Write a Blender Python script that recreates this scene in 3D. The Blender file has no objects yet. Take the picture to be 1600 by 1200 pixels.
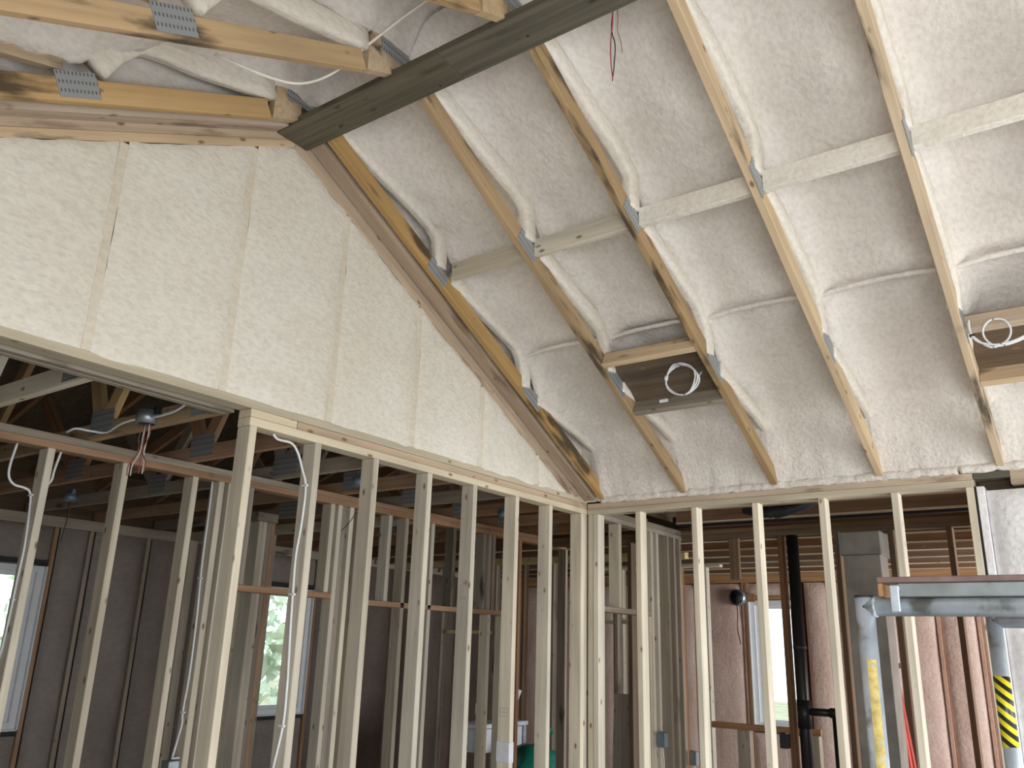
import bpy, bmesh, math, random
from mathutils import Vector, Matrix, noise
random.seed(7)
S = bpy.context.scene
COL = S.collection
# ------------------------------------------------------------------ camera
def cam_matrix(pos, yaw, pitch, roll):
    f = Vector((math.cos(yaw)*math.cos(pitch), math.sin(yaw)*math.cos(pitch), math.sin(pitch)))
    r = Vector((math.sin(yaw), -math.cos(yaw), 0)); u = r.cross(f)
    c, s = math.cos(roll), math.sin(roll)
    R, U = c*r+s*u, -s*r+c*u
    M = Matrix((R, U, -f)).transposed().to_4x4(); M.translation = Vector(pos)
    return M
cd = bpy.data.cameras.new('camera'); cam = bpy.data.objects.new('camera', cd); COL.objects.link(cam)
cd.sensor_width = 36; cd.lens = 1307.1/1600*36; cd.clip_start = .02
cam.matrix_world = cam_matrix((3.0272, -5.0977, -.8889), math.radians(126.1056), math.radians(17.3083), math.radians(1.7030))
S.camera = cam
# ------------------------------------------------------------------ light
S.view_settings.view_transform = 'Standard'; S.view_settings.look = 'None'
S.view_settings.gamma = 1; S.view_settings.use_curve_mapping = False
S.view_settings.exposure = 0.03
W = bpy.data.worlds.new('sky'); S.world = W; W.use_nodes = True
bgn = W.node_tree.nodes['Background']; bgn.inputs[0].default_value = (.86, .95, 1, 1); bgn.inputs[1].default_value = 3.2
def area(name, loc, look, sx, sy, power, col=(.93, .97, 1)):
    l = bpy.data.lights.new(name, 'AREA'); l.shape = 'RECTANGLE'; l.size = sx; l.size_y = sy; l.energy = power; l.color = col
    o = bpy.data.objects.new(name, l); COL.objects.link(o); o.location = loc
    o.rotation_euler = (Vector(look)-Vector(loc)).to_track_quat('-Z', 'Y').to_euler()
    return o
area('patio_door_daylight', (5.12, -1.8, -1.2), (0, -1.6, -.4), 2.2, 2.1, 82)
area('front_window_daylight', (4.0, -5.58, -1.1), (3.0, 0, -.2), 1.8, 1.8, 88)
area('rear_room_added_light', (5.3, 2.6, -1.1), (0, 5.3, -1.0), 2.6, 1.8, 250)  # added lamp at an unseen window, brightens the rear room
# ------------------------------------------------------------------ materials
def newmat(name):
    m = bpy.data.materials.new(name); m.use_nodes = True
    nt = m.node_tree; b = nt.nodes['Principled BSDF']
    return m, nt, b
def N(nt, t, **k):
    n = nt.nodes.new(t)
    for a, v in k.items(): setattr(n, a, v)
    return n
def ramp(nt, stops):
    r = N(nt, 'ShaderNodeValToRGB'); e = r.color_ramp.elements
    e[0].position, e[0].color = stops[0][0], (*stops[0][1], 1)
    e[1].position, e[1].color = stops[-1][0], (*stops[-1][1], 1)
    for p, c in stops[1:-1]:
        x = e.new(p); x.color = (*c, 1)
    return r
def mix(nt, a, b, fac, mode='MIX'):
    m = N(nt, 'ShaderNodeMix', data_type='RGBA', blend_type=mode)
    for i, v in ((6, a), (7, b), (0, fac)):
        if hasattr(v, 'links') or hasattr(v, 'is_linked'): nt.links.new(v, m.inputs[i])
        elif isinstance(v, tuple): m.inputs[i].default_value = (*v, 1)
        else: m.inputs[i].default_value = v
    return m.outputs[2]
def mapping(nt, src, scale):
    mp = N(nt, 'ShaderNodeMapping'); mp.inputs['Scale'].default_value = scale
    nt.links.new(src, mp.inputs[0]); return mp.outputs[0]
def wood(name, light, dark, stain=0.0, stain_col=(.035, .03, .025), knot=(.24, .145, .075), var=.22, rough=.72):
    m, nt, b = newmat(name); L = nt.links.new
    tc = N(nt, 'ShaderNodeTexCoord'); oi = N(nt, 'ShaderNodeObjectInfo')
    mul = N(nt, 'ShaderNodeMath', operation='MULTIPLY'); mul.inputs[1].default_value = 37.0; L(oi.outputs['Random'], mul.inputs[0])
    add = N(nt, 'ShaderNodeVectorMath', operation='ADD'); L(tc.outputs['Object'], add.inputs[0]); L(mul.outputs[0], add.inputs[1])
    co = add.outputs[0]
    n1 = N(nt, 'ShaderNodeTexNoise'); n1.inputs['Scale'].default_value = 1; n1.inputs['Detail'].default_value = 4
    L(mapping(nt, co, (1.3, 45, 45)), n1.inputs['Vector'])
    n2 = N(nt, 'ShaderNodeTexNoise'); n2.inputs['Scale'].default_value = 1; n2.inputs['Detail'].default_value = 2
    L(mapping(nt, co, (1.6, 9, 9)), n2.inputs['Vector'])
    r1 = ramp(nt, [(.3, dark), (.62, light)]); L(n1.outputs[0], r1.inputs[0])
    r2 = ramp(nt, [(.3, (.82, .80, .78)), (.65, (1.06, 1.03, 1.0))]); L(n2.outputs[0], r2.inputs[0])
    c = mix(nt, r1.outputs[0], r2.outputs[0], 1.0, 'MULTIPLY')
    v = N(nt, 'ShaderNodeTexVoronoi'); v.inputs['Scale'].default_value = 1; L(mapping(nt, co, (8.0, 17, 17)), v.inputs['Vector'])
    kr = ramp(nt, [(.07, (1, 1, 1)), (.2, (0, 0, 0))]); L(v.outputs['Distance'], kr.inputs[0])
    sp = N(nt, 'ShaderNodeSeparateColor'); L(v.outputs['Color'], sp.inputs[0])
    gt = N(nt, 'ShaderNodeMath', operation='GREATER_THAN'); gt.inputs[1].default_value = .6; L(sp.outputs[0], gt.inputs[0])
    kf = N(nt, 'ShaderNodeMath', operation='MULTIPLY'); L(kr.outputs[0], kf.inputs[0]); L(gt.outputs[0], kf.inputs[1])
    c = mix(nt, c, knot, kf.outputs[0])
    vr = N(nt, 'ShaderNodeMapRange'); vr.inputs[3].default_value = 1-var; vr.inputs[4].default_value = 1+var*.35; L(oi.outputs['Random'], vr.inputs[0])
    hs = N(nt, 'ShaderNodeHueSaturation'); L(vr.outputs[0], hs.inputs['Value']); L(c, hs.inputs['Color'])
    vs = N(nt, 'ShaderNodeMapRange'); vs.inputs[3].default_value = 1.1; vs.inputs[4].default_value = .85
    fr = N(nt, 'ShaderNodeMath', operation='FRACT'); L(mul.outputs[0], fr.inputs[0]); L(fr.outputs[0], vs.inputs[0]); L(vs.outputs[0], hs.inputs['Saturation'])
    c = hs.outputs[0]
    if stain > 0:
        n3 = N(nt, 'ShaderNodeTexNoise'); n3.inputs['Scale'].default_value = 1; n3.inputs['Detail'].default_value = 5
        L(mapping(nt, co, (2.0, 9, 9)), n3.inputs['Vector'])
        r3 = ramp(nt, [(.64-stain*.25, (0, 0, 0)), (.74-stain*.25, (.85, .85, .85))]); L(n3.outputs[0], r3.inputs[0])
        c = mix(nt, c, stain_col, r3.outputs[0])
    L(c, b.inputs['Base Color']); b.inputs['Roughness'].default_value = rough; b.inputs['Specular IOR Level'].default_value = .25
    bp = N(nt, 'ShaderNodeBump'); bp.inputs['Strength'].default_value = .25; bp.inputs['Distance'].default_value = .003
    L(n1.outputs[0], bp.inputs['Height']); L(bp.outputs[0], b.inputs['Normal'])
    return m
def foam(name, c1, c2, scale=1.0, strength=.5, c3=None):
    m, nt, b = newmat(name); L = nt.links.new
    g = N(nt, 'ShaderNodeNewGeometry'); co = g.outputs['Position']
    n1 = N(nt, 'ShaderNodeTexNoise'); n1.inputs['Scale'].default_value = 2.3; n1.inputs['Detail'].default_value = 4; L(co, n1.inputs['Vector'])
    r = ramp(nt, [(.36, c1), (.64, c2)]); L(n1.outputs[0], r.inputs[0]); c = r.outputs[0]
    n2 = N(nt, 'ShaderNodeTexNoise'); n2.inputs['Scale'].default_value = 38*scale; n2.inputs['Detail'].default_value = 3; L(mapping(nt, co, (1, .55, 1)), n2.inputs['Vector'])
    n3 = N(nt, 'ShaderNodeTexNoise'); n3.inputs['Scale'].default_value = 9*scale; n3.inputs['Detail'].default_value = 2; L(co, n3.inputs['Vector'])
    if c3:
        r3 = ramp(nt, [(.56, (0, 0, 0)), (.74, (.6, .6, .6))]); L(n3.outputs[0], r3.inputs[0]); c = mix(nt, c, c3, r3.outputs[0])
    r4 = ramp(nt, [(.3, (.9, .89, .88)), (.6, (1.02, 1.02, 1.02))]); L(n2.outputs[0], r4.inputs[0])
    c = mix(nt, c, r4.outputs[0], 1.0, 'MULTIPLY')
    L(c, b.inputs['Base Color']); b.inputs['Roughness'].default_value = .55; b.inputs['Specular IOR Level'].default_value = .3
    ad = N(nt, 'ShaderNodeMath', operation='ADD'); ml = N(nt, 'ShaderNodeMath', operation='MULTIPLY'); ml.inputs[1].default_value = 1.6
    L(n3.outputs[0], ml.inputs[0]); L(ml.outputs[0], ad.inputs[0]); L(n2.outputs[0], ad.inputs[1])
    bp = N(nt, 'ShaderNodeBump'); bp.inputs['Strength'].default_value = strength; bp.inputs['Distance'].default_value = .012
    L(ad.outputs[0], bp.inputs['Height']); L(bp.outputs[0], b.inputs['Normal'])
    return m
def plain(name, col, rough=.5, metal=0.0, noise_amt=.15, nscale=12, spec=.4, bump=0.0, dirt=None):
    m, nt, b = newmat(name); L = nt.links.new
    tc = N(nt, 'ShaderNodeTexCoord')
    n = N(nt, 'ShaderNodeTexNoise'); n.inputs['Scale'].default_value = nscale; n.inputs['Detail'].default_value = 4; L(tc.outputs['Object'], n.inputs['Vector'])
    r = ramp(nt, [(.3, tuple(x*(1-noise_amt) for x in col)), (.7, tuple(min(1, x*(1+noise_amt)) for x in col))]); L(n.outputs[0], r.inputs[0])
    c = r.outputs[0]
    if dirt:
        n2 = N(nt, 'ShaderNodeTexNoise'); n2.inputs['Scale'].default_value = nscale*.7; n2.inputs['Detail'].default_value = 6; L(tc.outputs['Object'], n2.inputs['Vector'])
        r2 = ramp(nt, [(.58, (0, 0, 0)), (.68, (.8, .8, .8))]); L(n2.outputs[0], r2.inputs[0]); c = mix(nt, c, dirt, r2.outputs[0])
    L(c, b.inputs['Base Color'])
    b.inputs['Roughness'].default_value = rough; b.inputs['Metallic'].default_value = metal; b.inputs['Specular IOR Level'].default_value = spec
    if bump:
        bp = N(nt, 'ShaderNodeBump'); bp.inputs['Strength'].default_value = bump; bp.inputs['Distance'].default_value = .004
        L(n.outputs[0], bp.inputs['Height']); L(bp.outputs[0], b.inputs['Normal'])
    return m
def gusset_mat():
    m, nt, b = newmat('toothed_plate'); L = nt.links.new
    tc = N(nt, 'ShaderNodeTexCoord'); sx = N(nt, 'ShaderNodeSeparateXYZ'); L(tc.outputs['Object'], sx.inputs[0])
    outs = []
    for i, k in ((0, 420.0), (2, 190.0)):
        ml = N(nt, 'ShaderNodeMath', operation='MULTIPLY'); ml.inputs[1].default_value = k; L(sx.outputs[i], ml.inputs[0])
        sn = N(nt, 'ShaderNodeMath', operation='SINE'); L(ml.outputs[0], sn.inputs[0]); outs.append(sn.outputs[0])
    mn = N(nt, 'ShaderNodeMath', operation='MINIMUM'); L(outs[0], mn.inputs[0]); L(outs[1], mn.inputs[1])
    r = ramp(nt, [(.2, (.46, .49, .52)), (.6, (.16, .17, .18))]); L(mn.outputs[0], r.inputs[0])
    L(r.outputs[0], b.inputs['Base Color']); b.inputs['Metallic'].default_value = .6; b.inputs['Roughness'].default_value = .5
    return m
def stripes_mat():
    m, nt, b = newmat('hazard_tape'); L = nt.links.new
    tc = N(nt, 'ShaderNodeTexCoord'); sx = N(nt, 'ShaderNodeSeparateXYZ'); L(tc.outputs['Object'], sx.inputs[0])
    at = N(nt, 'ShaderNodeMath', operation='MULTIPLY'); at.inputs[1].default_value = .85; L(sx.outputs[0], at.inputs[0])
    ad = N(nt, 'ShaderNodeMath', operation='ADD'); L(sx.outputs[2], ad.inputs[0]); L(at.outputs[0], ad.inputs[1])
    ml = N(nt, 'ShaderNodeMath', operation='MULTIPLY'); ml.inputs[1].default_value = 26.0; L(ad.outputs[0], ml.inputs[0])
    fr = N(nt, 'ShaderNodeMath', operation='FRACT'); L(ml.outputs[0], fr.inputs[0])
    gt = N(nt, 'ShaderNodeMath', operation='GREATER_THAN'); gt.inputs[1].default_value = .48; L(fr.outputs[0], gt.inputs[0])
    L(mix(nt, (.02, .02, .02), (.85, .72, .03), gt.outputs[0]), b.inputs['Base Color']); b.inputs['Roughness'].default_value = .35
    return m
def glass_mat():
    m, nt, b = newmat('window_glass'); L = nt.links.new
    nt.nodes.remove(b); out = nt.nodes['Material Output']
    t = N(nt, 'ShaderNodeBsdfTransparent'); t.inputs[0].default_value = (.93, .97, .97, 1)
    g = N(nt, 'ShaderNodeBsdfGlossy'); g.inputs['Roughness'].default_value = .02
    fz = N(nt, 'ShaderNodeFresnel'); fz.inputs[0].default_value = 1.45
    ms = N(nt, 'ShaderNodeMixShader'); L(fz.outputs[0], ms.inputs[0]); L(t.outputs[0], ms.inputs[1]); L(g.outputs[0], ms.inputs[2]); L(ms.outputs[0], out.inputs[0])
    return m
STUD = wood('spruce_stud', (.73, .67, .55), (.62, .56, .45))
PLATE = wood('spruce_plate', (.71, .64, .49), (.61, .53, .40))
OLDW = wood('weathered_lumber', (.42, .37, .30), (.33, .28, .22), stain=.05)
BROWN = wood('brown_lumber', (.46, .27, .15), (.34, .19, .10))
CHORD = wood('truss_lumber', (.60, .40, .19), (.49, .32, .145), stain=.3)
CHORDP = wood('pale_truss_lumber', (.72, .55, .36), (.58, .43, .26), stain=.2)
PINKW = wood('overspray_lumber', (.60, .49, .38), (.50, .39, .29), stain=.25, stain_col=(.22, .14, .09))
BEAMM = wood('grey_green_plywood', (.15, .135, .10), (.095, .087, .065), stain=.2, knot=(.05, .045, .035), var=.05)
DARKPLY = wood('dark_panel', (.17, .125, .085), (.12, .085, .06), var=.05)
DECK = wood('roof_plywood', (.17, .12, .075), (.12, .085, .055))
FOAMG = foam('cream_foam', (.80, .75, .655), (.84, .80, .72), 1.6, .35, (.85, .82, .75))
FOAMR = foam('beige_foam', (.77, .71, .66), (.83, .775, .72), 1.35, .6, (.83, .78, .71))
FOAMW = foam('web_foam', (.83, .77, .68), (.87, .82, .74), 1.3, .45)
GSTUD = foam('stud_overspray', (.74, .67, .55), (.82, .75, .64), 1.0, .4)
FOAMP = foam('pink_foam', (.66, .46, .38), (.72, .54, .46), .9, .5)
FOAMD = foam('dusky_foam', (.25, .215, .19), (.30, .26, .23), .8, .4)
FOAM_UNLIT = foam('unlit_brown_foam', (.125, .092, .075), (.16, .12, .10), .8, .4)  # darker foam copy, paints the shade of the unlit far room
JOIST = wood('dark_joist', (.24, .135, .075), (.17, .095, .05)); DARKW = wood('dark_stud', (.24, .165, .105), (.17, .115, .07)); PLATE_LIT = wood('lit_yellow_plate', (.88, .72, .40), (.74, .58, .30))  # last one: brighter yellow plate copy with window light painted in
FOAMQ = foam('rust_foam', (.50, .29, .21), (.58, .36, .27), .9, .4)
FOAMB = foam('white_foam', (.84, .82, .82), (.88, .87, .88), .9, .5)
GUS = gusset_mat()
GALV = plain('galvanised_steel', (.55, .61, .67), .36, .45, .2, 14, dirt=(.16, .15, .12))
DUCT = plain('duct_sheet', (.24, .23, .21), .42, .6, .25, 5)
BLACK = plain('black_pipe', (.012, .012, .014), .35)
BLACKP = plain('black_plastic', (.02, .022, .026), .5)
CABLE = plain('white_cable', (.80, .82, .84), .4, 0, .05)
WIRE_R = plain('red_wire', (.45, .04, .04), .4); WIRE_K = plain('black_wire', (.02, .02, .02), .4); WIRE_W = plain('pale_wire', (.75, .72, .68), .4)
COPPER = plain('brown_wire', (.30, .10, .06), .4)
BOXM = plain('steel_box', (.34, .38, .42), .4, .7, .2, 20)
BLUEB = plain('blue_grey_box', (.16, .22, .27), .45, .3, .2, 20)
VINYL = plain('white_vinyl', (.82, .84, .86), .4, 0, .03)
RED = plain('red_fibreglass', (.62, .045, .03), .4)
PLYB = plain('brown_plywood_edge', (.19, .125, .11), .7, 0, .25, 18)
CHAN = plain('grey_channel', (.24, .26, .26), .5, .4, .2, 10, dirt=(.12, .10, .07))
YEL = plain('worn_yellow_paint', (.50, .38, .12), .6, 0, .3, 55, dirt=(.35, .37, .38))
TAPE = stripes_mat(); GLASS = glass_mat()
CONC = plain('subfloor', (.34, .31, .27), .8, 0, .2, 3)
GREEN = plain('green_plastic', (.01, .16, .11), .4, 0, .3, 8)
WHITEP = plain('white_wrap', (.72, .72, .76), .5, 0, .1, 8)
LEAF = plain('leaf', (.62, .76, .55), .6, 0, .5, 1.5); BARK = plain('bark', (.12, .08, .05), .9, 0, .3, 9)
SOIL = plain('soil', (.30, .28, .18), .9, 0, .3, 1)
INK = plain('faded_ink', (.36, .34, .30), .8); WRAP = plain('plastic_scrap', (.70, .71, .76), .25, 0, .06, 30)
CAPM = plain('paper_tag', (.85, .85, .85), .6, 0, .02)
# ------------------------------------------------------------------ builders
WM = {}
def place(o, M, parent):
    COL.objects.link(o)
    WM[o.name] = M
    if parent is not None:
        o.parent = parent; o.matrix_parent_inverse = Matrix()
        o.matrix_basis = WM[parent.name].inverted() @ M
    else:
        o.matrix_basis = M
    return o
def empty(name, loc, label=None, cat=None, group=None, kind=None):
    o = bpy.data.objects.new(name, None); o.empty_display_size = .05
    place(o, Matrix.Translation(Vector(loc)), None)
    tag(o, label, cat, group, kind); return o
def tag(o, label=None, cat=None, group=None, kind=None):
    for k, v in (('label', label), ('category', cat), ('group', group), ('kind', kind)):
        if v: o[k] = v
    return o
MC = {}
def boxmesh(L, t, w, mat, bev=.0025):
    key = (round(L, 3), round(t, 4), round(w, 4), mat.name, bev)
    if key in MC: return MC[key]
    bm = bmesh.new(); bmesh.ops.create_cube(bm, size=1)
    bmesh.ops.scale(bm, verts=bm.verts, vec=(L, t, w))
    if bev and min(L, t, w) > bev*3: bmesh.ops.bevel(bm, geom=bm.edges[:], offset=bev, segments=1, affect='EDGES')
    me = bpy.data.meshes.new('board'); bm.to_mesh(me); bm.free(); me.materials.append(mat); MC[key] = me
    return me
def board(name, a, b, w, t, up, mat, parent=None, bev=.0025):
    """timber from a to b, w across the 'up' direction, t across the third"""
    a, b, up = Vector(a), Vector(b), Vector(up)
    X = (b-a).normalized(); Y = up.cross(X).normalized(); Z = X.cross(Y).normalized()
    M = Matrix((X, Y, Z)).transposed().to_4x4(); M.translation = (a+b)/2
    o = bpy.data.objects.new(name, boxmesh((b-a).length, t, w, mat, bev))
    return place(o, M, parent)
def bx(name, x0, x1, y0, y1, z0, z1, mat, parent=None, bev=.0025):
    c = Vector(((x0+x1)/2, (y0+y1)/2, (z0+z1)/2)); d = (x1-x0, y1-y0, z1-z0)
    i = max(range(3), key=lambda k: d[k])
    if i == 0: M, s = Matrix.Identity(3), d
    elif i == 1: M, s = Matrix(((0, -1, 0), (1, 0, 0), (0, 0, 1))), (d[1], d[0], d[2])
    else: M, s = Matrix(((0, 0, -1), (0, 1, 0), (1, 0, 0))), (d[2], d[1], d[0])
    M = M.to_4x4(); M.translation = c
    return place(bpy.data.objects.new(name, boxmesh(*s, mat, bev)), M, parent)
def meshobj(name, verts, faces, mat, parent=None, smooth=False, at=None):
    at = Vector(at) if at is not None else Vector((0, 0, 0))
    me = bpy.data.meshes.new(name); me.from_pydata([Vector(v)-at for v in verts], [], faces); me.materials.append(mat)
    if smooth:
        for p in me.polygons: p.use_smooth = True
    me.update()
    return place(bpy.data.objects.new(name, me), Matrix.Translation(at), parent)
def smooth_path(pts, n=6):
    P = [Vector(p) for p in pts]
    if len(P) < 3: return P
    Q = [P[0]*2-P[1]]+P+[P[-1]*2-P[-2]]; out = []
    for i in range(1, len(Q)-2):
        for k in range(n):
            t = k/n; a, b, c, d = Q[i-1:i+3]
            out.append(.5*((2*b)+(c-a)*t+(2*a-5*b+4*c-d)*t*t+(3*b-a-3*c+d)*t**3))
    out.append(P[-1]); return out
def sweep(name, pts, ru, rv, mat, parent=None, sides=8, up=(1, 0, 0), n=6, rough=0.0, freq=14, power=2.0, taper=None, seed=0.0):
    """tube with a superellipse section: ru along 'up', rv across; optional lumpiness"""
    P = smooth_path(pts, n) if n > 1 else [Vector(p) for p in pts]
    V, F = [], []
    up = Vector(up)
    for i, p in enumerate(P):
        T = (P[min(i+1, len(P)-1)]-P[max(i-1, 0)]).normalized()
        A = up-T*up.dot(T)
        if A.length < 1e-3: A = Vector((0, 0, 1))-T*T.z
        if A.length < 1e-3: A = Vector((0, 1, 0))-T*T.y
        A.normalize(); B = T.cross(A)
        k = taper(i/(len(P)-1)) if taper else 1
        for s in range(sides):
            th = 2*math.pi*(s+.5)/sides; c, sn = math.cos(th), math.sin(th)
            q = (abs(c)**power+abs(sn)**power)**(-1/power)
            v = p+A*(ru*k*q*c)+B*(rv*k*q*sn)
            if rough: v += (v-p).normalized()*rough*(noise.noise(v*freq+Vector((seed, 0, 0)))+.6*noise.noise(v*freq*2.7))
            V.append(v)
    m = len(P)
    for i in range(m-1):
        for s in range(sides):
            F.append((i*sides+s, i*sides+(s+1) % sides, (i+1)*sides+(s+1) % sides, (i+1)*sides+s))
    F.append(tuple(range(sides))[::-1]); F.append(tuple((m-1)*sides+s for s in range(sides)))
    return meshobj(name, V, F, mat, parent, smooth=True, at=P[0])
def tube(name, pts, r, mat, parent=None, sides=6, n=5): return sweep(name, pts, r, r, mat, parent, sides, n=n)
def gridobj(name, fn, nu, nv, mat, parent=None, at=None, flip=False):
    V = [fn(i/nu, j/nv) for j in range(nv+1) for i in range(nu+1)]; w = nu+1
    F = [(j*w+i, j*w+i+1, (j+1)*w+i+1, (j+1)*w+i) for j in range(nv) for i in range(nu)]
    if flip: F = [f[::-1] for f in F]
    return meshobj(name, V, F, mat, parent, smooth=True, at=at)
def cyl(name, a, b, r, mat, parent=None, sides=16, cap=.0):
    return sweep(name, [a, b], r, r, mat, parent, sides, n=1, up=(0, 0, 1) if abs((Vector(b)-Vector(a)).normalized().z) < .9 else (1, 0, 0))
FL = -2.67                     # floor level (plate underside is 0)
YR = -2.83                     # ridge
YE = 2*YR                      # far eave of the vaulted room
TX = [.11+.6096*k for k in range(7)]
def dd(y): return -y if y > YR else y-YE       # run from the nearer eave
def zfoam(y): return .43+.50*dd(y)
def zch(y): return .083+.511*dd(y)             # underside of the bottom chord
# ------------------------------------------------------------------ shell
fl = bx('floor', -4.7, 6.4, -5.9, 5.7, FL-.1, FL, CONC); tag(fl, 'plywood subfloor of the unfinished house', kind='structure')
gr = bx('ground', -40, 40, -40, 40, FL-.7, FL-.6, SOIL, bev=0); tag(gr, 'open ground outside the house', kind='structure')
ceil = empty('ceiling', (3, YR, 1.8), 'vaulted ceiling of sprayed beige insulation foam between roof trusses', kind='structure')
WT = ((-.1, .36), (.3, .53), (.6, .60), (.85, .66), (.98, .84), (1.05, .89), (1.16, .97), (1.45, 1.07), (1.70, 1.16), (1.82, 1.30), (1.98, 1.43), (2.30, 1.53), (2.70, 1.64), (3, 1.72))
def web_top(d):
    for (a, za), (b, zb) in zip(WT, WT[1:]):
        if d <= b: return za+(zb-za)*(d-a)/(b-a)
    return 1.72
def foam_bay(x0, x1, side, seed, messy=0.0):
    top = abs(YR)+.02
    def fn(u, v):
        d = -.02+v*(top+.02); x = x0+(x1-x0)*u; y = -d if side > 0 else YE+d
        z = .44+.50*d
        e = min(x-x0, x1-x)
        near = math.exp(-max(0, x-x0-.02)/.055); far_ = math.exp(-max(0, x1-x-.02)/.05)
        j = math.exp(-((d-1.04)/.16)**2)+math.exp(-((d-1.88)/.2)**2)+.7*math.exp(-((d-.12)/.2)**2)
        z -= max(.02, z-web_top(d))*math.exp(-(max(0, x-x0-.030)/.045)**1.4)+far_*(.03+.015*j)
        z -= .05*math.exp(-((d-1.03)/.05)**2)
        p = Vector((x, y, z+seed))
        z += .022*noise.noise(p*2.6)+.010*noise.noise(p*8)+.006*noise.noise(p*21)
        if messy: z -= messy*math.exp(-(max(0, x-x0-.05)/.09)**2)*(.2+abs(noise.noise(p*7))+.6*abs(noise.noise(p*17)))
        if d > 2.6: z -= (d-2.6)*.25
        if d < .16:                                 # curl down on to the wall plate
            t = (.16-d)/.18; z -= .34*t**2.2; y += (-.10*t*(1-t)*2+.0*t)*side
            if d < .05: z += .012*noise.noise(p*30); y -= side*.02*(1+noise.noise(p*26))
        if d < .25: z = max(z, .088+.01*noise.noise(p*25))
        return Vector((x, y, z))
    o = gridobj('foam_panel', fn, 22, 72, FOAMR, ceil, at=(x0, -1.4 if side > 0 else -4.2, 1.1), flip=side < 0)
    return o
edges = [-.09]+[x+.019 for x in TX]+[4.4, 5.0, 5.3]
for i in range(len(edges)-1):
    for s in (1, -1): foam_bay(edges[i], edges[i+1], s, i*3.1+s, .055 if i == 1 else 0)
roof = empty('roof', (3, YR, 2.3), 'plywood roof deck over the foam', kind='structure')
for s in (1, -1):
    y0 = .05 if s > 0 else YE-.05
    meshobj('roof_panel', [(-.1, y0, .62), (6.5, y0, .62), (6.5, YR, 2.07), (-.1, YR, 2.07), (-.1, y0, .66), (6.5, y0, .66), (6.5, YR, 2.11), (-.1, YR, 2.11)],
            [(0, 1, 2, 3), (7, 6, 5, 4), (0, 4, 5, 1), (1, 5, 6, 2), (2, 6, 7, 3), (3, 7, 4, 0)], DECK, roof, at=(3, y0, .6))
meshobj('roof_panel', [(-4.9, -6, .45), (-.1, -6, 2.1), (-.1, 5.9, 2.1), (-4.9, 5.9, .45), (-4.9, -6, .49), (-.1, -6, 2.14), (-.1, 5.9, 2.14), (-4.9, 5.9, .49)],
        [(3, 2, 1, 0), (4, 5, 6, 7), (0, 1, 5, 4), (1, 2, 6, 5), (2, 3, 7, 6), (3, 0, 4, 7)], DECK, roof, at=(-2.5, 0, 1.2))
bx('roof_panel', -.12, 6.5, .12, 5.9, .5, .54, DECK, roof); bx('attic_light_block', -.135, -.12, -6, 5.9, .17, 2.1, DECK, roof)  # second panel added to block sky light leaking between the roofs
# ------------------------------------------------------------------ left wall: stud wall + foamed gable
wl = empty('wall_left', (0, -1.4, FL), 'open stud wall with a cream foam gable above it', kind='structure')
def studs_x(ys, x, z0, z1, mat, par, t=.038):       # studs of a wall lying in the plane x = const, front face at x
    for y in ys: bx('stud', x-.089, x, y-t/2, y+t/2, z0, z1, mat, par)
def studs_y(xs, y, z0, z1, mat, par, t=.038):       # studs of a wall lying in the plane y = const, front face at y
    for x in xs: bx('stud', x-t/2, x+t/2, y, y+.089, z0, z1, mat, par)
studs_x([-2.867, -2.489, -2.10, -1.682, -1.278, -.85, -.466, -.065, -.0245], 0, FL+.04, 0, STUD, wl)
bx('top_plate', -.089, 0, -2.89, -.0, .0005, .0385, PLATE, wl)
bx('top_plate', -.089, 0, -2.89, -2.63, .0395, .0765, PLATE, wl); bx('top_plate', -.089, -.002, -2.625, 0, .0395, .0765, PINKW, wl)
bx('bottom_plate', -.089, 0, -2.89, 0, FL, FL+.038, PLATE, wl)
bx('gable_plate', -.089, -.0, -5.6, 0, .0775, .1145, PLATE, wl)
bx('header_board', -.145, -.107, -5.6, -2.90, .066, .155, OLDW, wl); bx('header_board', -.195, -.157, -5.6, -2.90, .066, .155, OLDW, wl)
bx('sheathing', -.105, -.093, -5.66, 0, .1, .5, DECK, wl)
meshobj('sheathing', [(-.095, YE, .12), (-.095, 0, .12), (-.095, 0, .5), (-.095, YR, 1.9), (-.095, YE, .5), (-.107, YE, .12), (-.107, 0, .12), (-.107, 0, .5), (-.107, YR, 1.9), (-.107, YE, .5)],
        [(0, 1, 2, 3, 4), (9, 8, 7, 6, 5), (0, 5, 6, 1), (1, 6, 7, 2), (2, 7, 8, 3), (3, 8, 9, 4), (4, 9, 5, 0)], DECK, wl, at=(-.1, YR, .5))
# sloping gable plates
for s in (1, -1):
    ye = -.02 if s > 0 else YE+.02
    for k, (dz, mt, xf) in enumerate(((-.012, PINKW, -.045), (-.058, CHORDP if s < 0 else PINKW, -.0465))):
        a = Vector((xf, ye, zch(ye)+dz-.019)); b = Vector((xf, YR, zch(YR)+dz-.019))
        board('sloping_plate', a, b, .04, .089+.004*k, (0, 0, 1), mt, wl)
for s in (1, -1):                                    # foam between the gable plate and the roof foam
    def fn(u, v, s=s):
        d = .12+u*2.72; y = -d if s > 0 else YE+d; z0 = .083+.511*d-.04; z1 = .46+.5*d
        z = z0+(z1-z0)*v; p = Vector((1.5, y, z)); return Vector((-.03+.10*v*v+.018*noise.noise(p*6)+.010*noise.noise(p*19), y, z))
    gridobj('foam_fill', fn, 60, 10, FOAMR, wl, at=(0, -1.4 if s > 0 else -4.2, 1), flip=s > 0)
SY = [-.64+.6*0, -1.243, -1.845, -2.443, -3.05, -3.65, -4.26, -4.87, -5.3]
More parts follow.
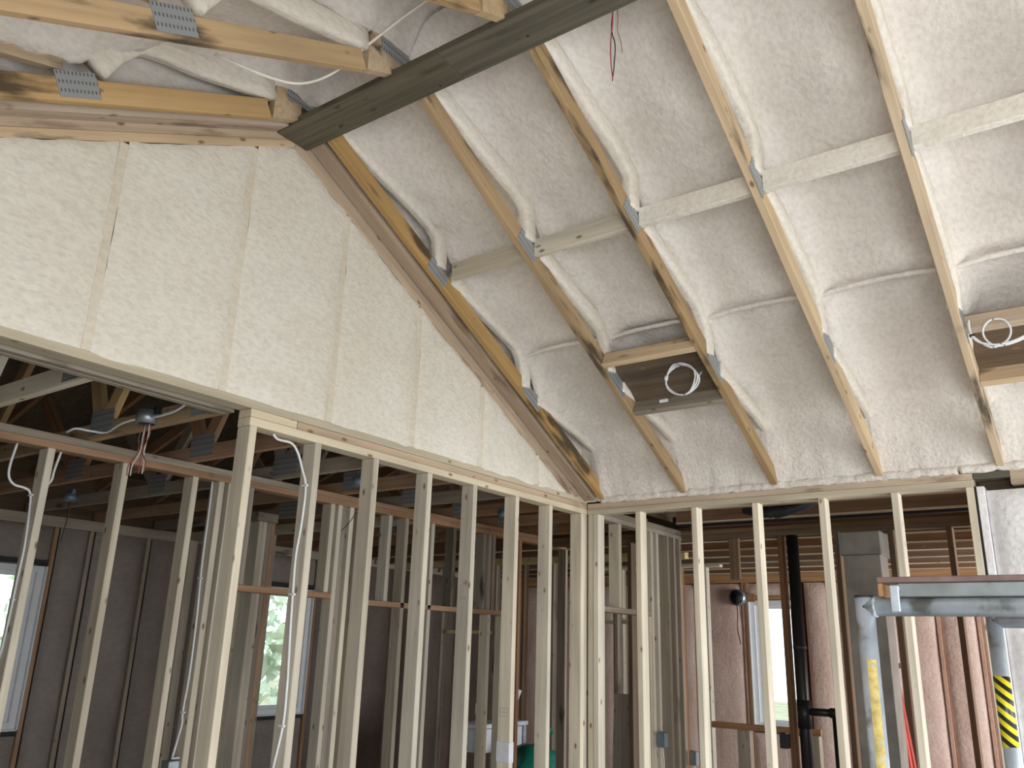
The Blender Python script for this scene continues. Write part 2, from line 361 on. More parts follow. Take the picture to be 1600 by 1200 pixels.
for s in (1, -1):
    ye = -.03 if s > 0 else YE+.03
    board('ledger', (.043, ye, zch(ye)-.012+.019), (.043, YR, zch(YR)-.012+.019), .038, .084, (0, 0, 1), PINKW, wl)
for y in SY:
    zt = zch(y)-.105
    if zt > .16: bx('gable_stud', -.089, .001, y-.019, y+.019, .1145, zt, GSTUD, wl)
def gable_panel(ya, yb, seed):                       # ya < yb
    def fn(u, v):
        y = ya+(yb-ya)*u; zt = zch(y)-.10+.012*noise.noise(Vector((y*9, seed, 0))); z0 = .105+.012*noise.noise(Vector((y*7, seed, 3)))
        z = z0+(max(zt, z0+.004)-z0)*v
        ey = min(u, 1-u)*(yb-ya); ez = min(v, 1-v)*(zt-z0)
        e = min(ey, max(ez, 0)*1.2)
        x = .010*(1-math.exp(-e/.05))-.004*math.exp(-e/.010)
        p = Vector((0, y, z+seed))
        x += .007*noise.noise(p*4)+.0035*noise.noise(p*14)
        ax = math.exp(-e/.02)
        return Vector((x, y, z))
    gridobj('foam_panel', fn, 26, 44, FOAMG, wl, at=(0, (ya+yb)/2, .3))
gy = [-.12]+SY+[YE+.1]
for i in range(len(gy)-1):
    a, b = gy[i+1], gy[i]
    if i == 0: gable_panel(a+.021, -.1, 1.0)
    elif zch(b) > .2 or True: gable_panel(a+.019, b-.014, 1.0+i*2.3)
# continuation of the same stud wall beyond the corner
wp = empty('wall_inner', (0, .8, FL), 'stud partition running back from the corner, with a doorway', kind='structure')
studs_x([.11, 1.0, 1.10], 0, FL+.04, 0, STUD, wp); studs_x([1.30, 1.42, 1.53], 0, FL+.04, 0, OLDW, wp)
bx('top_plate', -.089, 0, .09, 1.64, 0, .038, OLDW, wp); bx('top_plate', -.089, 0, .09, 1.64, .0385, .0765, OLDW, wp)
bx('header', -.089, 0, .13, .98, -.648, -.61, OLDW, wp); bx('stud', -.089, 0, .46, .50, -.609, -.001, STUD, wp); bx('stud', -.089, 0, .90, .94, -.609, -.001, OLDW, wp)
bx('stud', -.089, 0, .93, .968, FL+.04, -.65, STUD, wp)
# ------------------------------------------------------------------ eave stud wall (y = 0)
wb = empty('wall_back', (1.2, 0, FL), 'open stud wall under the eave of the vaulted ceiling', kind='structure')
studs_y([.026, .068]+[.396+.4066*k for k in range(5)]+[2.405], 0, FL+.04, 0, STUD, wb)
bx('top_plate', .001, 2.427, 0, .089, .0005, .0385, PLATE, wb); bx('top_plate', .001, 2.428, .0005, .089, .0395, .0765, PINKW, wb)
bx('top_plate', 2.43, 2.60, -.004, .089, .0395, .0765, BEAMM, wb)
bx('bottom_plate', .001, 2.427, 0, .089, FL, FL+.038, PLATE, wb)
we = empty('wall_right_infill', (4, 0, FL), 'white foam filled exterior wall to the right of the open studs', kind='structure')
bx('top_plate', 2.602, 5.24, 0, .14, .0, .0765, PINKW, we)
def bead(par, x0, x1):
    n = int((x1-x0)/.035)
    pts = [(x0+(x1-x0)*i/n, -.008+.010*noise.noise(Vector((i*.7, 2, 0))), .096+.008*noise.noise(Vector((i*.9, 5, 0)))) for i in range(n+1)]
    sweep('foam_bead', pts, .024, .016, FOAMR, par, 8, up=(0, 0, 1), n=2, rough=.008, freq=26)
bead(ceil, .12, 2.36); bead(ceil, 2.37, 5.2)
bx('stud', 2.437, 2.475, -.0, .14, FL, -.0005, FOAMB, we); bx('gap_strip', 2.4275, 2.4365, .012, .08, FL, .0, BLACKP, we, bev=0)
for a, b in ((2.477, 3.05), (3.09, 3.66), (3.70, 4.27), (4.31, 4.9)):
    def fn(u, v, a=a, b=b):
        x = a+(b-a)*u; z = FL+.03+(-.02-FL-.03)*v; e = min(u*(b-a), (1-u)*(b-a), (1-v)*2.6)
        y = .035-.05*(1-math.exp(-e/.05)); p = Vector((x, 3, z)); y += .008*noise.noise(p*5)+.004*noise.noise(p*16)
        return Vector((x, y, z))
    gridobj('foam_panel', fn, 22, 60, FOAMB, we, at=((a+b)/2, 0, -1)); bx('stud', b+.001, b+.039, 0, .14, FL, -.0005, FOAMB, we)
bx('sheathing', 2.44, 5.24, .142, .155, FL, .1, DECK, we)
# ------------------------------------------------------------------ walls out of the picture, with their openings
wr = empty('wall_right', (5.3, -2.8, FL), 'right hand exterior wall with a patio door opening', kind='structure')
bx('wall_panel', 5.25, 5.4, -5.9, -2.95, FL, .6, FOAMB, wr); bx('wall_panel', 5.25, 5.4, -.65, .16, FL, .6, FOAMB, wr)
bx('wall_panel', 5.25, 5.4, -2.95, -.65, -.05, .6, FOAMB, wr)
meshobj('wall_panel', [(5.3, YE-.1, .6), (5.3, .1, .6), (5.3, YR, 2.2), (5.36, YE-.1, .6), (5.36, .1, .6), (5.36, YR, 2.2)], [(0, 2, 1), (3, 4, 5), (0, 1, 4, 3), (1, 2, 5, 4), (2, 0, 3, 5)], FOAMB, wr, at=(5.3, YR, 1))
wf = empty('wall_front', (3, -5.75, FL), 'front exterior wall behind the viewer with a window opening', kind='structure')
for x0, x1, z0, z1 in ((-4.7, 0, FL, 2.2), (0, 3.0, FL, .7), (3.0, 5.0, FL, -2.0), (3.0, 5.0, -.2, .7), (5.0, 5.4, FL, .7)):
    bx('wall_panel', x0, x1, -5.9, -5.75, z0, z1, FOAMB if x0 > -.5 else FOAMD, wf)
# ------------------------------------------------------------------ far left exterior wall with windows
we2 = empty('wall_exterior', (-4.5, 0, FL), 'far exterior wall filled with dusky pink foam around two windows', kind='structure')
WXS = [(-2.36, -1.48), (.62, 1.52)]
zt, zb = -.36, -1.66
def wall_foam_x(x, y0, y1, z0, z1, mat, par, seed=0):
    def fn(u, v):
        y = y0+(y1-y0)*u; z = z0+(z1-z0)*v; e = min(min(u, 1-u)*(y1-y0), min(v, 1-v)*(z1-z0)*1.3)
        xx = x-.03+.05*(1-math.exp(-e/.05)); p = Vector((seed, y, z)); return Vector((xx+.008*noise.noise(p*4)+.003*noise.noise(p*15), y, z))
    gridobj('foam_panel', fn, 12, 30, mat, par, at=(x, (y0+y1)/2, (z0+z1)/2))
def wall_foam_y(y, x0, x1, z0, z1, mat, par, seed=0):
    def fn(u, v):
        x = x0+(x1-x0)*u; z = z0+(z1-z0)*v; e = min(min(u, 1-u)*(x1-x0), min(v, 1-v)*(z1-z0)*1.3)
        yy = y+.03-.05*(1-math.exp(-e/.05)); p = Vector((x, seed, z)); return Vector((x, yy+.008*noise.noise(p*4)+.003*noise.noise(p*15), z))
    gridobj('foam_panel', fn, 12, 30, mat, par, at=((x0+x1)/2, y, (z0+z1)/2), flip=False)
X0 = -4.5
bx('top_plate', X0-.14, X0+.01, -5.7, 5.5, -.02, .07, OLDW, we2); bx('bottom_plate', X0-.14, X0, -5.7, 5.5, FL, FL+.04, OLDW, we2)
ys = [-5.7, -5.1, -4.5, -3.9, -3.3, -2.8]
segs = [(ys[i], ys[i+1]) for i in range(len(ys)-1)]+[(-2.8, -2.42), (-1.40, -1.12), (-1.08, -.56), (-.52, -.1), (-.06, .54), (1.60, 2.2), (2.24, 2.84), (2.88, 3.48), (3.52, 4.12), (4.16, 5.4)]
for a, b in segs:
    wall_foam_x(X0, a, b-.03, FL+.04, -.02, FOAM_UNLIT if a > .1 else FOAMD, we2, a)
    bx('stud', X0-.14, X0+.004, b-.03, b+.008, FL+.04, -.021, OLDW, we2)
for y0, y1 in WXS:
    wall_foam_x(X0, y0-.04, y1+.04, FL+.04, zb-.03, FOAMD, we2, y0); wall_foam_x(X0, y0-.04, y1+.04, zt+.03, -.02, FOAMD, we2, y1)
    bx('window_buck', X0-.14, X0+.012, y1+.01, y1+.048, FL+.04, -.021, BROWN, we2); bx('window_buck', X0-.14, X0+.012, y0-.048, y0-.01, FL+.04, -.021, OLDW, we2)
    bx('window_buck', X0-.14, X0+.012, y0-.01, y1+.01, zb-.05, zb-.012, BLACKP, we2); bx('window_buck', X0-.14, X0+.012, y0-.01, y1+.01, zt+.012, zt+.05, BLACKP, we2)
# sheathing with the two openings cut out of it
for y0, y1, z0, z1 in ((-5.9, WXS[0][0], FL, .1), (WXS[0][1], WXS[1][0], FL, .1), (WXS[1][1], 5.7, FL, .1), (*WXS[0], FL, zb), (*WXS[1], FL, zb), (*WXS[0], zt, .1), (*WXS[1], zt, .1)):
    bx('sheathing', X0-.16, X0-.141, y0, y1, z0, z1, DECK, we2, bev=0)
bx('sheathing', X0-.16, X0-.141, -5.9, 5.7, .1, .6, DECK, we2, bev=0)
def window_x(n, x, y0, y1, z0, z1, label):
    w = empty('window_%d' % n, (x, (y0+y1)/2, z0), label, kind='structure')
    f = .055
    bx('window_frame', x-.12, x-.02, y0, y0+f, z0, z1, VINYL, w); bx('window_frame', x-.12, x-.02, y1-f, y1, z0, z1, VINYL, w)
    bx('window_frame', x-.12, x-.02, y0+f, y1-f, z0, z0+f, VINYL, w); bx('window_frame', x-.12, x-.02, y0+f, y1-f, z1-f, z1, VINYL, w)
    a, b, c, d = y0+f, y1-f, z0+f, z1-f; s = .035
    bx('sash', x-.10, x-.05, a, a+s, c, d, VINYL, w); bx('sash', x-.10, x-.05, b-s, b, c, d, VINYL, w); bx('sash', x-.10, x-.05, a+s, b-s, c, c+s, VINYL, w); bx('sash', x-.10, x-.05, a+s, b-s, d-s, d, VINYL, w)
    bx('pane', x-.08, x-.074, a+s, b-s, c+s, d-s, GLASS, w, bev=0)
    bx('jamb_liner', x-.12, x+.012, y0-.011, y0-.0005, z0, z1, VINYL, w, bev=0); bx('jamb_liner', x-.12, x+.012, y1+.0005, y1+.011, z0, z1, VINYL, w, bev=0); bx('window_sill', x-.12, x+.016, y0, y1, z0-.011, z0-.0005, VINYL, w, bev=0)
    return w
window_x(1, X0, *WXS[0], zb, zt, 'white vinyl window seen at the left edge beyond the studs')
window_x(2, X0, *WXS[1], zb, zt, 'white vinyl window glowing behind the wide stud with the long white cable')
# ------------------------------------------------------------------ rear exterior wall (pink) with window 3
YB = 5.5
wq = empty('wall_rear', (0, YB, FL), 'far rear wall filled with salmon pink foam', kind='structure')
bx('top_plate', -4.6, 6.3, YB-.01, YB+.14, -.05, .07, BROWN, wq); bx('bottom_plate', -4.6, 6.3, YB, YB+.14, FL, FL+.04, BROWN, wq)
w3 = (-.90, -.30, -1.76, -.27)
xs = [-4.6, -4.0, -3.4, -2.8, -2.2, -1.6, -.97]
seg = [(xs[i], xs[i+1]) for i in range(len(xs)-1)]+[(-.23, .10), (.10, .45), (.45, .85), (.85, 1.25), (1.25, 1.65), (1.65, 2.05), (2.05, 2.6), (2.6, 3.2), (3.2, 3.8), (3.8, 4.4), (4.4, 5.0), (5.0, 6.3)]
for a, b in seg:
    wall_foam_y(YB, a+.02, b-.02, FL+.04, -.06, FOAMP, wq, a); bx('stud', b-.02, b+.018, YB-.004, YB+.14, FL+.04, -.051, FOAMQ, wq)
wall_foam_y(YB, w3[0]-.06, w3[1]+.06, FL+.04, w3[2]-.04, FOAMP, wq, 7); wall_foam_y(YB, w3[0]-.06, w3[1]+.06, w3[3]+.05, -.06, FOAMP, wq, 9)
bx('window_buck', w3[0]-.05, w3[0]-.012, YB-.012, YB+.14, FL+.04, -.051, BROWN, wq); bx('window_buck', w3[1]+.012, w3[1]+.05, YB-.012, YB+.14, FL+.04, -.051, BROWN, wq)
bx('window_buck', w3[0]-.012, w3[1]+.012, YB-.012, YB+.14, w3[3]+.012, w3[3]+.05, BROWN, wq); bx('window_buck', w3[0]-.012, w3[1]+.012, YB-.012, YB+.14, w3[2]-.05, w3[2]-.012, BLACKP, wq)
for x0, x1, z0, z1 in ((-4.7, w3[0], FL, .1), (w3[1], 6.4, FL, .1), (w3[0], w3[1], FL, w3[2]), (w3[0], w3[1], w3[3], .1), (-4.7, -.1, .1, 2.1), (-.1, 6.4, .1, .6)):
    bx('sheathing', x0, x1, YB+.141, YB+.16, z0, z1, DECK, wq, bev=0)
wn = empty('window_3', (-.6, YB, w3[2]), 'white vinyl window in the pink foam wall beside the black pipe', kind='structure')
f = .06; x0, x1, z0, z1 = w3
for nm, g, a, b in (('window_frame', 0, .02, .12), ('sash', f, .05, .10)):
    q = f if nm == 'window_frame' else .04
    bx(nm, x0+g, x0+g+q, YB+a, YB+b, z0+g, z1-g, VINYL, wn); bx(nm, x1-g-q, x1-g, YB+a, YB+b, z0+g, z1-g, VINYL, wn)
    bx(nm, x0+g+q, x1-g-q, YB+a, YB+b, z0+g, z0+g+q, VINYL, wn); bx(nm, x0+g+q, x1-g-q, YB+a, YB+b, z1-g-q, z1-g, VINYL, wn)
bx('pane', x0+.1, x1-.1, YB+.07, YB+.076, z0+.1, z1-.1, GLASS, wn, bev=0)
bx('jamb_liner', x0-.011, x0-.0005, YB-.012, YB+.12, z0, z1, VINYL, wn, bev=0); bx('window_sill', x0, x1, YB-.016, YB+.12, z0-.011, z0-.0005, VINYL, wn, bev=0)
we3 = empty('wall_rear_right', (5.5, 3, FL), 'right wall of the rear room with an added, unseen window opening', kind='structure')  # opening added out of view to light the rear room
for y0, y1, z0, z1 in ((.16, 1.9, FL, .6), (1.9, 4.5, FL, -2.0), (1.9, 4.5, -.2, .6), (4.5, 5.64, FL, .6)): bx('wall_panel', 5.45, 5.6, y0, y1, z0, z1, FOAMP, we3)
# ------------------------------------------------------------------ corridor stud wall
wc = empty('wall_corridor', (-1.32, -1, FL), 'corridor stud wall with two doorways, behind the gable wall', kind='structure')
XC = -1.32
bx('top_plate', XC-.089, XC, -5.6, -.6, 0, .038, BROWN, wc); bx('top_plate', XC-.089, XC, -.599, 1.9, 0, .038, BROWN, wc); bx('top_plate', XC-.089, XC, -5.6, -1.4, .0385, .0765, OLDW, wc); bx('top_plate', XC-.089, XC, -1.399, 1.9, .0385, .0765, BROWN, wc)
bx('bottom_plate', XC-.089, XC, -5.6, 1.9, FL, FL+.038, OLDW, wc)
studs_x([-5.1, -4.7, -4.3, -3.9, -3.497, -3.09, -2.684, -2.25], XC, FL+.04, 0, STUD, wc)
studs_x([-2.07, -2.0, -1.10, -.99], XC, FL+.04, 0, STUD, wc); studs_x([-1.06, -.90, -.42, 1.84], XC, FL+.04, 0, OLDW, wc); studs_x([-.84, -.12], XC, FL+.04, 0, STUD, wc); studs_x([1.07], XC, FL+.04, 0, BROWN, wc)
bx('header', XC-.089, XC, -1.98, -1.12, -.628, -.59, BROWN, wc); bx('header', XC-.089, XC, -.82, .88, -.655, -.617, BROWN, wc)
studs_x([-1.85], XC, -.589, 0, OLDW, wc); studs_x([-1.36, -1.17], XC, -.589, 0, STUD, wc); studs_x([-.60], XC, -.616, 0, STUD, wc); studs_x([.15], XC, -.616, 0, BEAMM, wc); studs_x([.55, .62, .68], XC, -.616, 0, OLDW, wc)
studs_x([.64, .86], XC, FL+.04, -.656, STUD, wc)
# partitions across the far rooms
def partition_y(name, label, y, x0, x1, xs_, mats, header=None, plate=PLATE):
    w = empty(name, ((x0+x1)/2, y, FL), label, kind='structure')
    bx('top_plate', x0, x1, y, y+.089, 0, .038, plate, w); bx('top_plate', x0, x1, y, y+.089, .0385, .0765, plate, w); bx('bottom_plate', x0, x1, y, y+.089, FL, FL+.038, plate, w)
    for i, x in enumerate(xs_): studs_y([x], y, FL+.04, 0, mats[i % len(mats)], w)
    if header: bx('header', header[0], header[1], y, y+.089, header[2], header[2]+.038, plate, w)
    return w
partition_y('wall_bedroom', 'stud partition meeting the far wall between its two windows', -.22, -4.46, -1.42, [-4.44, -4.38, -4.0, -3.6, -3.2], [OLDW, STUD])
partition_y('wall_closet', 'stud partition deep behind the corridor wall', 2.95, -4.46, -.6, [-4.2, -3.8, -3.4, -3.0, -2.6, -2.2, -1.8, -1.4, -1.0], [DARKW, OLDW], header=(-3.7, -2.9, -.78), plate=PLATE_LIT)
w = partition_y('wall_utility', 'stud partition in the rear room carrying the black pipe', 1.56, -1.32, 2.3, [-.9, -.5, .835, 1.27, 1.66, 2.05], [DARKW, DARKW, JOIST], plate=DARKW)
bx('duct_board', -.05, 2.4, 1.50, 1.545, .10, .19, BLACKP, w)
bx('stud', .40, .48, 1.60, 1.64, -.33, 0, DARKW, w)
wst = partition_y('wall_store', 'short stud partition with a doorway beyond the corner', 3.9, -2.4, -.62, [-2.2, -1.85, -1.5, -1.1, -.8], [BROWN, STUD, BROWN], header=(-2.2, -1.2, -.62), plate=PLATE)
post = empty('built_up_post', (-2.6, -.70, FL), 'wide built-up post of four studs seen through the first doorway', 'post')
bx('stud', -2.69, -2.60, -.95, -.912, FL, -.10, OLDW, post); 
for i, (y, m_) in enumerate(((-.80, STUD), (-.76, STUD), (-.72, OLDW), (-.68, BROWN))): bx('stud', -2.69, -2.551, y-.0195, y+.0195, FL, .0, m_, post)
bx('post_cap', -2.70, -2.55, -.84, -.64, .001, .075, OLDW, post)
# ------------------------------------------------------------------ flat trusses over the rooms to the left
def flat_truss(y, i):
    t = empty('ceiling_truss', (-2.3, y, .077), FT[i], 'truss', 'flat ceiling trusses beyond the gable wall')
    m = CHORDP if i % 2 else CHORD
    m = STUD if i == 0 else OLDW if i in (3, 5) else BROWN if i != 1 else CHORD
    board('bottom_chord', (-.215, y, .1225), (-4.6, y, .1225), .089, .038, (0, 0, 1), m, t)
    board('top_chord', (-.215, y, 1.95), (-4.75, y, .36), .089, .038, (0, 0, 1), BROWN, t)
    for a, b in (((-1.2, .17), (-.28, 1.80)), ((-1.26, .17), (-1.75, 1.28)), ((-2.6, .17), (-1.85, 1.24)), ((-2.7, .17), (-3.3, .74))):
        board('web', (a[0], y, a[1]), (b[0], y, b[1]), .089, .036, (0, 1, 0) if False else (1, 0, .3), m, t)
    for x in (-1.22, -2.64): bx('gusset_plate', x-.11, x+.11, y-.0215, y-.0195, .10, .23, GUS, t, bev=0)
    bx('gusset_plate', -.42, -.24, y-.0215, y-.0195, .09, .15, GUS, t, bev=0)
FT = ['flat ceiling truss farthest left, pale chord over the wide opening', 'flat ceiling truss carrying the round steel box', 'flat ceiling truss behind the end stud of the gable wall',
      'flat ceiling truss behind the second stud of the gable wall', 'flat ceiling truss behind the third stud of the gable wall', 'flat ceiling truss behind the fourth stud of the gable wall',
      'flat ceiling truss behind the fifth stud of the gable wall', 'flat ceiling truss nearest above the corner posts', 'flat ceiling truss deepest beyond the corner, short of the utility partition']
for i in range(9): flat_truss(-3.5+.607*i, i)
# ceiling joists over the rear room
RJ = ['nearest', 'second', 'third', 'fourth', 'fifth', 'sixth', 'seventh', 'eighth']
for i in range(8):
    y = .62+.6*i if i < 2 else 1.86+.6*(i-2)
    z = .08 if i < 2 else .002
    j = empty('ceiling_joist', (3, y, z), RJ[i]+' brown ceiling joist over the rear room, counted from the open eave wall', 'joist', 'ceiling joists of the rear room')
    x0 = .12 if y < 1.7 else -4.4
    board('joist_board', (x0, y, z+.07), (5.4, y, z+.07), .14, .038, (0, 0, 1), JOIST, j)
    board('lit_edge_strip', (x0, y-.0215, z+.007), (5.4, y-.0215, z+.007), .012, .004, (0, 0, 1), PLATE, j)  # pale strip, paints the lit lower edge of the joist
# ------------------------------------------------------------------ scissor trusses of the vaulted room
NT = ['against the foam gable wall', 'second from the foam gable wall', 'third from the foam gable wall, left of the cable coil box on its right end', 'fourth from the foam gable wall', 'fifth from the foam gable wall, next to the cable loop', 'sixth, just beyond the right picture edge', 'seventh, above the viewer']
NT = ['scissor truss with orange chords tight against the cream gable', 'scissor truss on the left side of the plywood box with the cable coil', 'scissor truss on the right side of the plywood box with the cable coil',
      'scissor truss alone between the coil box and the cable loop', 'scissor truss with the loose white cable loop on its right', 'scissor truss at the right end of the cable loop box', 'scissor truss overhead, nearest the viewer']
def scissor(k):
    x = TX[k]+.019
    t = empty('roof_truss', (x, 0, .083), NT[k], 'truss', 'scissor trusses of the vaulted ceiling')
    right = CHORD if k < 3 else CHORDP
    n = Vector((0, -.511, -1)).normalized()*-.0445
    a = Vector((x, .03, .083+.05-.015)); b = Vector((x, -2.86, zch(YR)+.046))
    sl = Vector((0, -2.83, 1.446)).normalized(); nn = Vector((0, sl.z, -sl.y))
    a = Vector((x, .02, .073))+nn*.0445; b = a+sl*3.16
    board('bottom_chord', a, b, .089, .038, (0, 0, 1), right, t)
    sl2 = Vector((0, -2.83, -1.42)).normalized(); nn2 = Vector((0, sl2.z, -sl2.y))*-1
    nn2 = Vector((0, -abs(sl2.z), abs(sl2.y)))
    a2 = Vector((x, -3.085, 1.396))+nn2*.0445
    board('bottom_chord', a2, a2+sl2*2.9, .089, .038, (0, 0, 1), CHORD, t)
    # upright wedge at the ridge joint
    y0, y1 = -3.082, -2.93
    pr = [(y0, 1.40), (y1-.0, 1.47), (y1, 1.66), (y0, 1.60)]
    V = [(x-.019, y, z) for y, z in pr]+[(x+.02, y, z) for y, z in pr]
    meshobj('ridge_block', V, [(0, 1, 2, 3), (7, 6, 5, 4), (0, 4, 5, 1), (1, 5, 6, 2), (2, 6, 7, 3), (3, 7, 4, 0)], CHORDP, t, at=(x, -3, 1.5))
    bx('gusset_plate', x+.0202, x+.0222, -3.02, -2.78, 1.545, 1.685, GUS, t, bev=0)
    def plate(y, z, along, w, l):
        s = Vector((0, along[0], along[1])).normalized()
        c = Vector((x+.0205, y, z)); board('gusset_plate', c-s*l/2, c+s*l/2, w, .003, (0, 0, 1), GUS, t, bev=0)
    plate(-1.885, zch(-1.885)+.045, (-1, .511), .085, .17); plate(-.93, zch(-.93)+.05, (-1, .511), .085, .2)
    plate(-3.93, zch(-3.93)+.075, (1, .5), .10, .16)
    # webs, coated in foam
    j = lambda: random.uniform(-.012, .012)
    def web(nm, pts, r1=.048, r2=.03, tp=None, rough=.006):
        sweep(nm, [(x+j()*.4, y, z) for y, z in pts], r2*1.05, r1*1.2, FOAMW, t, 16, up=(1, 0, 0), n=5, rough=rough, freq=7, power=7, taper=tp, seed=k*5.3)
    web('web', [(-2.74, 1.61), (-2.60, 1.568), (-2.05, 1.405), (-1.93, 1.362), (-1.88, 1.31), (-1.866, 1.24), (-1.862, 1.13)], .042)
    web('web', [(-1.76, 1.105), (-1.60, 1.065), (-1.18, .93), (-1.08, .885), (-1.03, .82), (-1.01, .74), (-1.0, .65)], .037)
    web('web', [(-.87, .605), (-.75, .59), (-.3, .49), (.0, .40)], .037, tp=lambda u: 1-.3*u)
    web('web', [(-3.10, 1.545), (-3.45, 1.445), (-3.72, 1.38), (-3.80, 1.30), (-3.88, 1.16)], .045)
    board('web', (x, -4.0, 1.115), (x, -4.9, .85), .089, .036, (0, 0, 1), CHORDP, t)
    # foam blisters where the webs run into the foam
    for (ya, za, yb, zb_) in () if k >= 0 else ((-2.55, 1.62, -1.98, 1.42), (-1.6, 1.1, -1.10, .91), (-.75, .66, -.15, .44)):
        pts = [(x+.04+.02*random.random(), ya+(yb-ya)*u, za+(zb_-za)*u+.03) for u in (0, .2, .4, .6, .8, 1)]
        sweep('foam_blister', pts, .035, .04, FOAMR, t, 10, up=(1, 0, 0), n=4, rough=.014 if k else .03, freq=7 if k else 12, taper=lambda u: .35+.65*math.sin(math.pi*min(1, max(0, u)))**.6, seed=k*2.2+ya)
    return t
for k in range(7): scissor(k)
# dark ridge board
rb = empty('ridge_board', (2, -2.84, 1.47), 'long dark grey-green plywood board under the ridge of the trusses', 'board')
bx('board', .002, 1.02, -2.945, -2.755, 1.448, 1.486, BEAMM, rb); bx('board', 1.022, 4.4, -2.945, -2.755, 1.448, 1.486, BEAMM, rb)
for x in (.3, .9, 1.4, 2.0): cyl('nail_head', (x, -2.83+.05*math.sin(x*9), 1.4485), (x, -2.83+.05*math.sin(x*9), 1.4465), .006, BLACKP, rb, 8)
# long brace across the trusses
br = empty('lateral_brace', (2, -1.87, 1.05), 'long pale board crossing above all the sloping truss chords', 'brace')
for i in range(6):
    a, b = (.20 if i == 0 else TX[i]+.041), (TX[i+1]-.003)
    bx('brace_board', a, b, -1.83, -1.792, 1.06+.003*i, 1.155+.003*i, STUD if i < 2 else PINKW, br) if i < 1 else bx('brace_board', a, b, -1.83, -1.792, 1.058, 1.152, FOAMW if i > 1 else STUD, br)
# foam covered cable
cb = [(.14, -1.03, .835)]
for k in range(1, 6):
    cb += [(TX[k]-.42, -1.035, .862), (TX[k]-.15, -1.025, .868), (TX[k]+.02, -1.03, .848)]
sweep('foam_covered_cable', cb, .013, .013, FOAMR, None, 8, up=(0, 0, 1), n=6, rough=.004, freq=40)
tag(bpy.data.objects['foam_covered_cable'], 'thin foam-coated cable crossing the lower ceiling bays between trusses', 'cable')
# boxes framed between trusses for light fittings
def fitting_box(k, y0, y1, label, mats):
    x0, x1 = TX[k]+.039, TX[k+1]-.001
    b = empty('framed_box', ((x0+x1)/2, (y0+y1)/2, zch(y1)), label, 'framed box', 'framed boxes between trusses')
    sl = Vector((0, -2.83, 1.446)).normalized(); nn = Vector((0, sl.z, -sl.y))
    for y, m_ in ((y0, mats[0]), (y1, mats[1])):
        c = Vector((0, y, zch(y)+.002))+nn*.0445
        board('block', c+Vector((x0, 0, 0)), c+Vector((x1, 0, 0)), .089, .038, nn, m_, b)
    p, q = Vector((0, y0, zch(y0)))+nn*.094, Vector((0, y1, zch(y1)))+nn*.094
    c = (p+q)/2; board('panel', c+Vector((x0, 0, 0)), c+Vector((x1, 0, 0)), (q-p).length+.03, .012, sl, mats[2], b)
    bx('end_gusset', x0, x0+.003, y0+.02, y1-.02, zch((y0+y1)/2)+.02, zch((y0+y1)/2)+.11, GUS, b, bev=0) if False else None
    return b
fitting_box(1, -1.11, -.73, 'plywood backed box between trusses holding the white cable coil', (CHORDP, OLDW, DARKPLY))
fitting_box(4, -.93, -.60, 'plywood backed box at the right edge behind the white cable loop', (PINKW, CHORDP, DARKPLY))
# coil
co = empty('cable_coil', (1.16, -.92, .66), 'coil of white electrical cable hanging from the box between trusses', 'cable coil')
for q in range(3):
    pts = []
    for i in range(19):
        a = 2*math.pi*i/18+q
        pts.append((1.155+(.088+.004*q)*math.cos(a)+.006*math.sin(3*a+q), -.925+.012*q-.02*math.sin(a), .565+(.088-.003*q)*math.sin(a)))
    tube('cable_turn', pts, .0048, CABLE, co, 6, 2)
tube('cable_tail', [(1.20, -.90, .64), (1.235, -.87, .66), (1.25, -.84, .63), (1.235, -.86, .58)], .0048, CABLE, co)
cyl('cable_tie', (1.066, -.925, .572), (1.070, -.925, .596), .011, VINYL, co, 8)
tg = bx('paper_tag', .945, 1.0, -.7655, -.7625, .494, .513, CAPM); tag(tg, 'small white tag stuck on the lower block of the coil box', 'tag')
lp = empty('cable_loop', (2.7, -.9, .55), 'looped white cable pair hanging by the rightmost truss', 'cable')
tube('cable', [(2.612, -.97, .60), (2.612, -.97, .545), (2.628, -.97, .50), (2.665, -.97, .475), (2.72, -.97, .462), (2.80, -.97, .475), (2.95, -.97, .54), (3.14, -.95, .58)], .005, CABLE, lp, n=7)
tube('cable', [(2.606, -.965, .59), (2.612, -.965, .54), (2.64, -.965, .495), (2.69, -.965, .455), (2.75, -.965, .475), (2.772, -.965, .525), (2.75, -.965, .575), (2.70, -.965, .585), (2.665, -.965, .55), (2.668, -.96, .50), (2.71, -.96, .46), (2.80, -.96, .47), (2.95, -.96, .53), (3.14, -.94, .565)], .005, CABLE, lp, n=7)
bx('cable_staple', 2.606, 2.63, -.978, -.957, .520, .528, BLACKP, lp, bev=0)
# wires hanging from the ridge board
hw = empty('hanging_wires', (1.745, -2.75, 1.49), 'red, black and white wires dangling from the ridge board', 'wires')
tube('wire', [(1.748, -2.752, 1.50), (1.742, -2.752, 1.40), (1.734, -2.752, 1.31), (1.735, -2.752, 1.22), (1.742, -2.752, 1.15)], .0022, WIRE_R, hw)
tube('wire', [(1.750, -2.75, 1.50), (1.737, -2.75, 1.38), (1.752, -2.75, 1.30), (1.748, -2.75, 1.22), (1.740, -2.75, 1.14)], .0022, WIRE_K, hw)
tube('wire', [(1.752, -2.748, 1.50), (1.745, -2.748, 1.36), (1.738, -2.748, 1.28), (1.746, -2.748, 1.21), (1.741, -2.748, 1.13)], .0018, WIRE_W, hw)
tube('wire', [(1.76, -2.748, 1.50), (1.764, -2.748, 1.42), (1.762, -2.748, 1.36), (1.776, -2.748, 1.30), (1.78, -2.748, 1.25)], .0014, COPPER, hw)
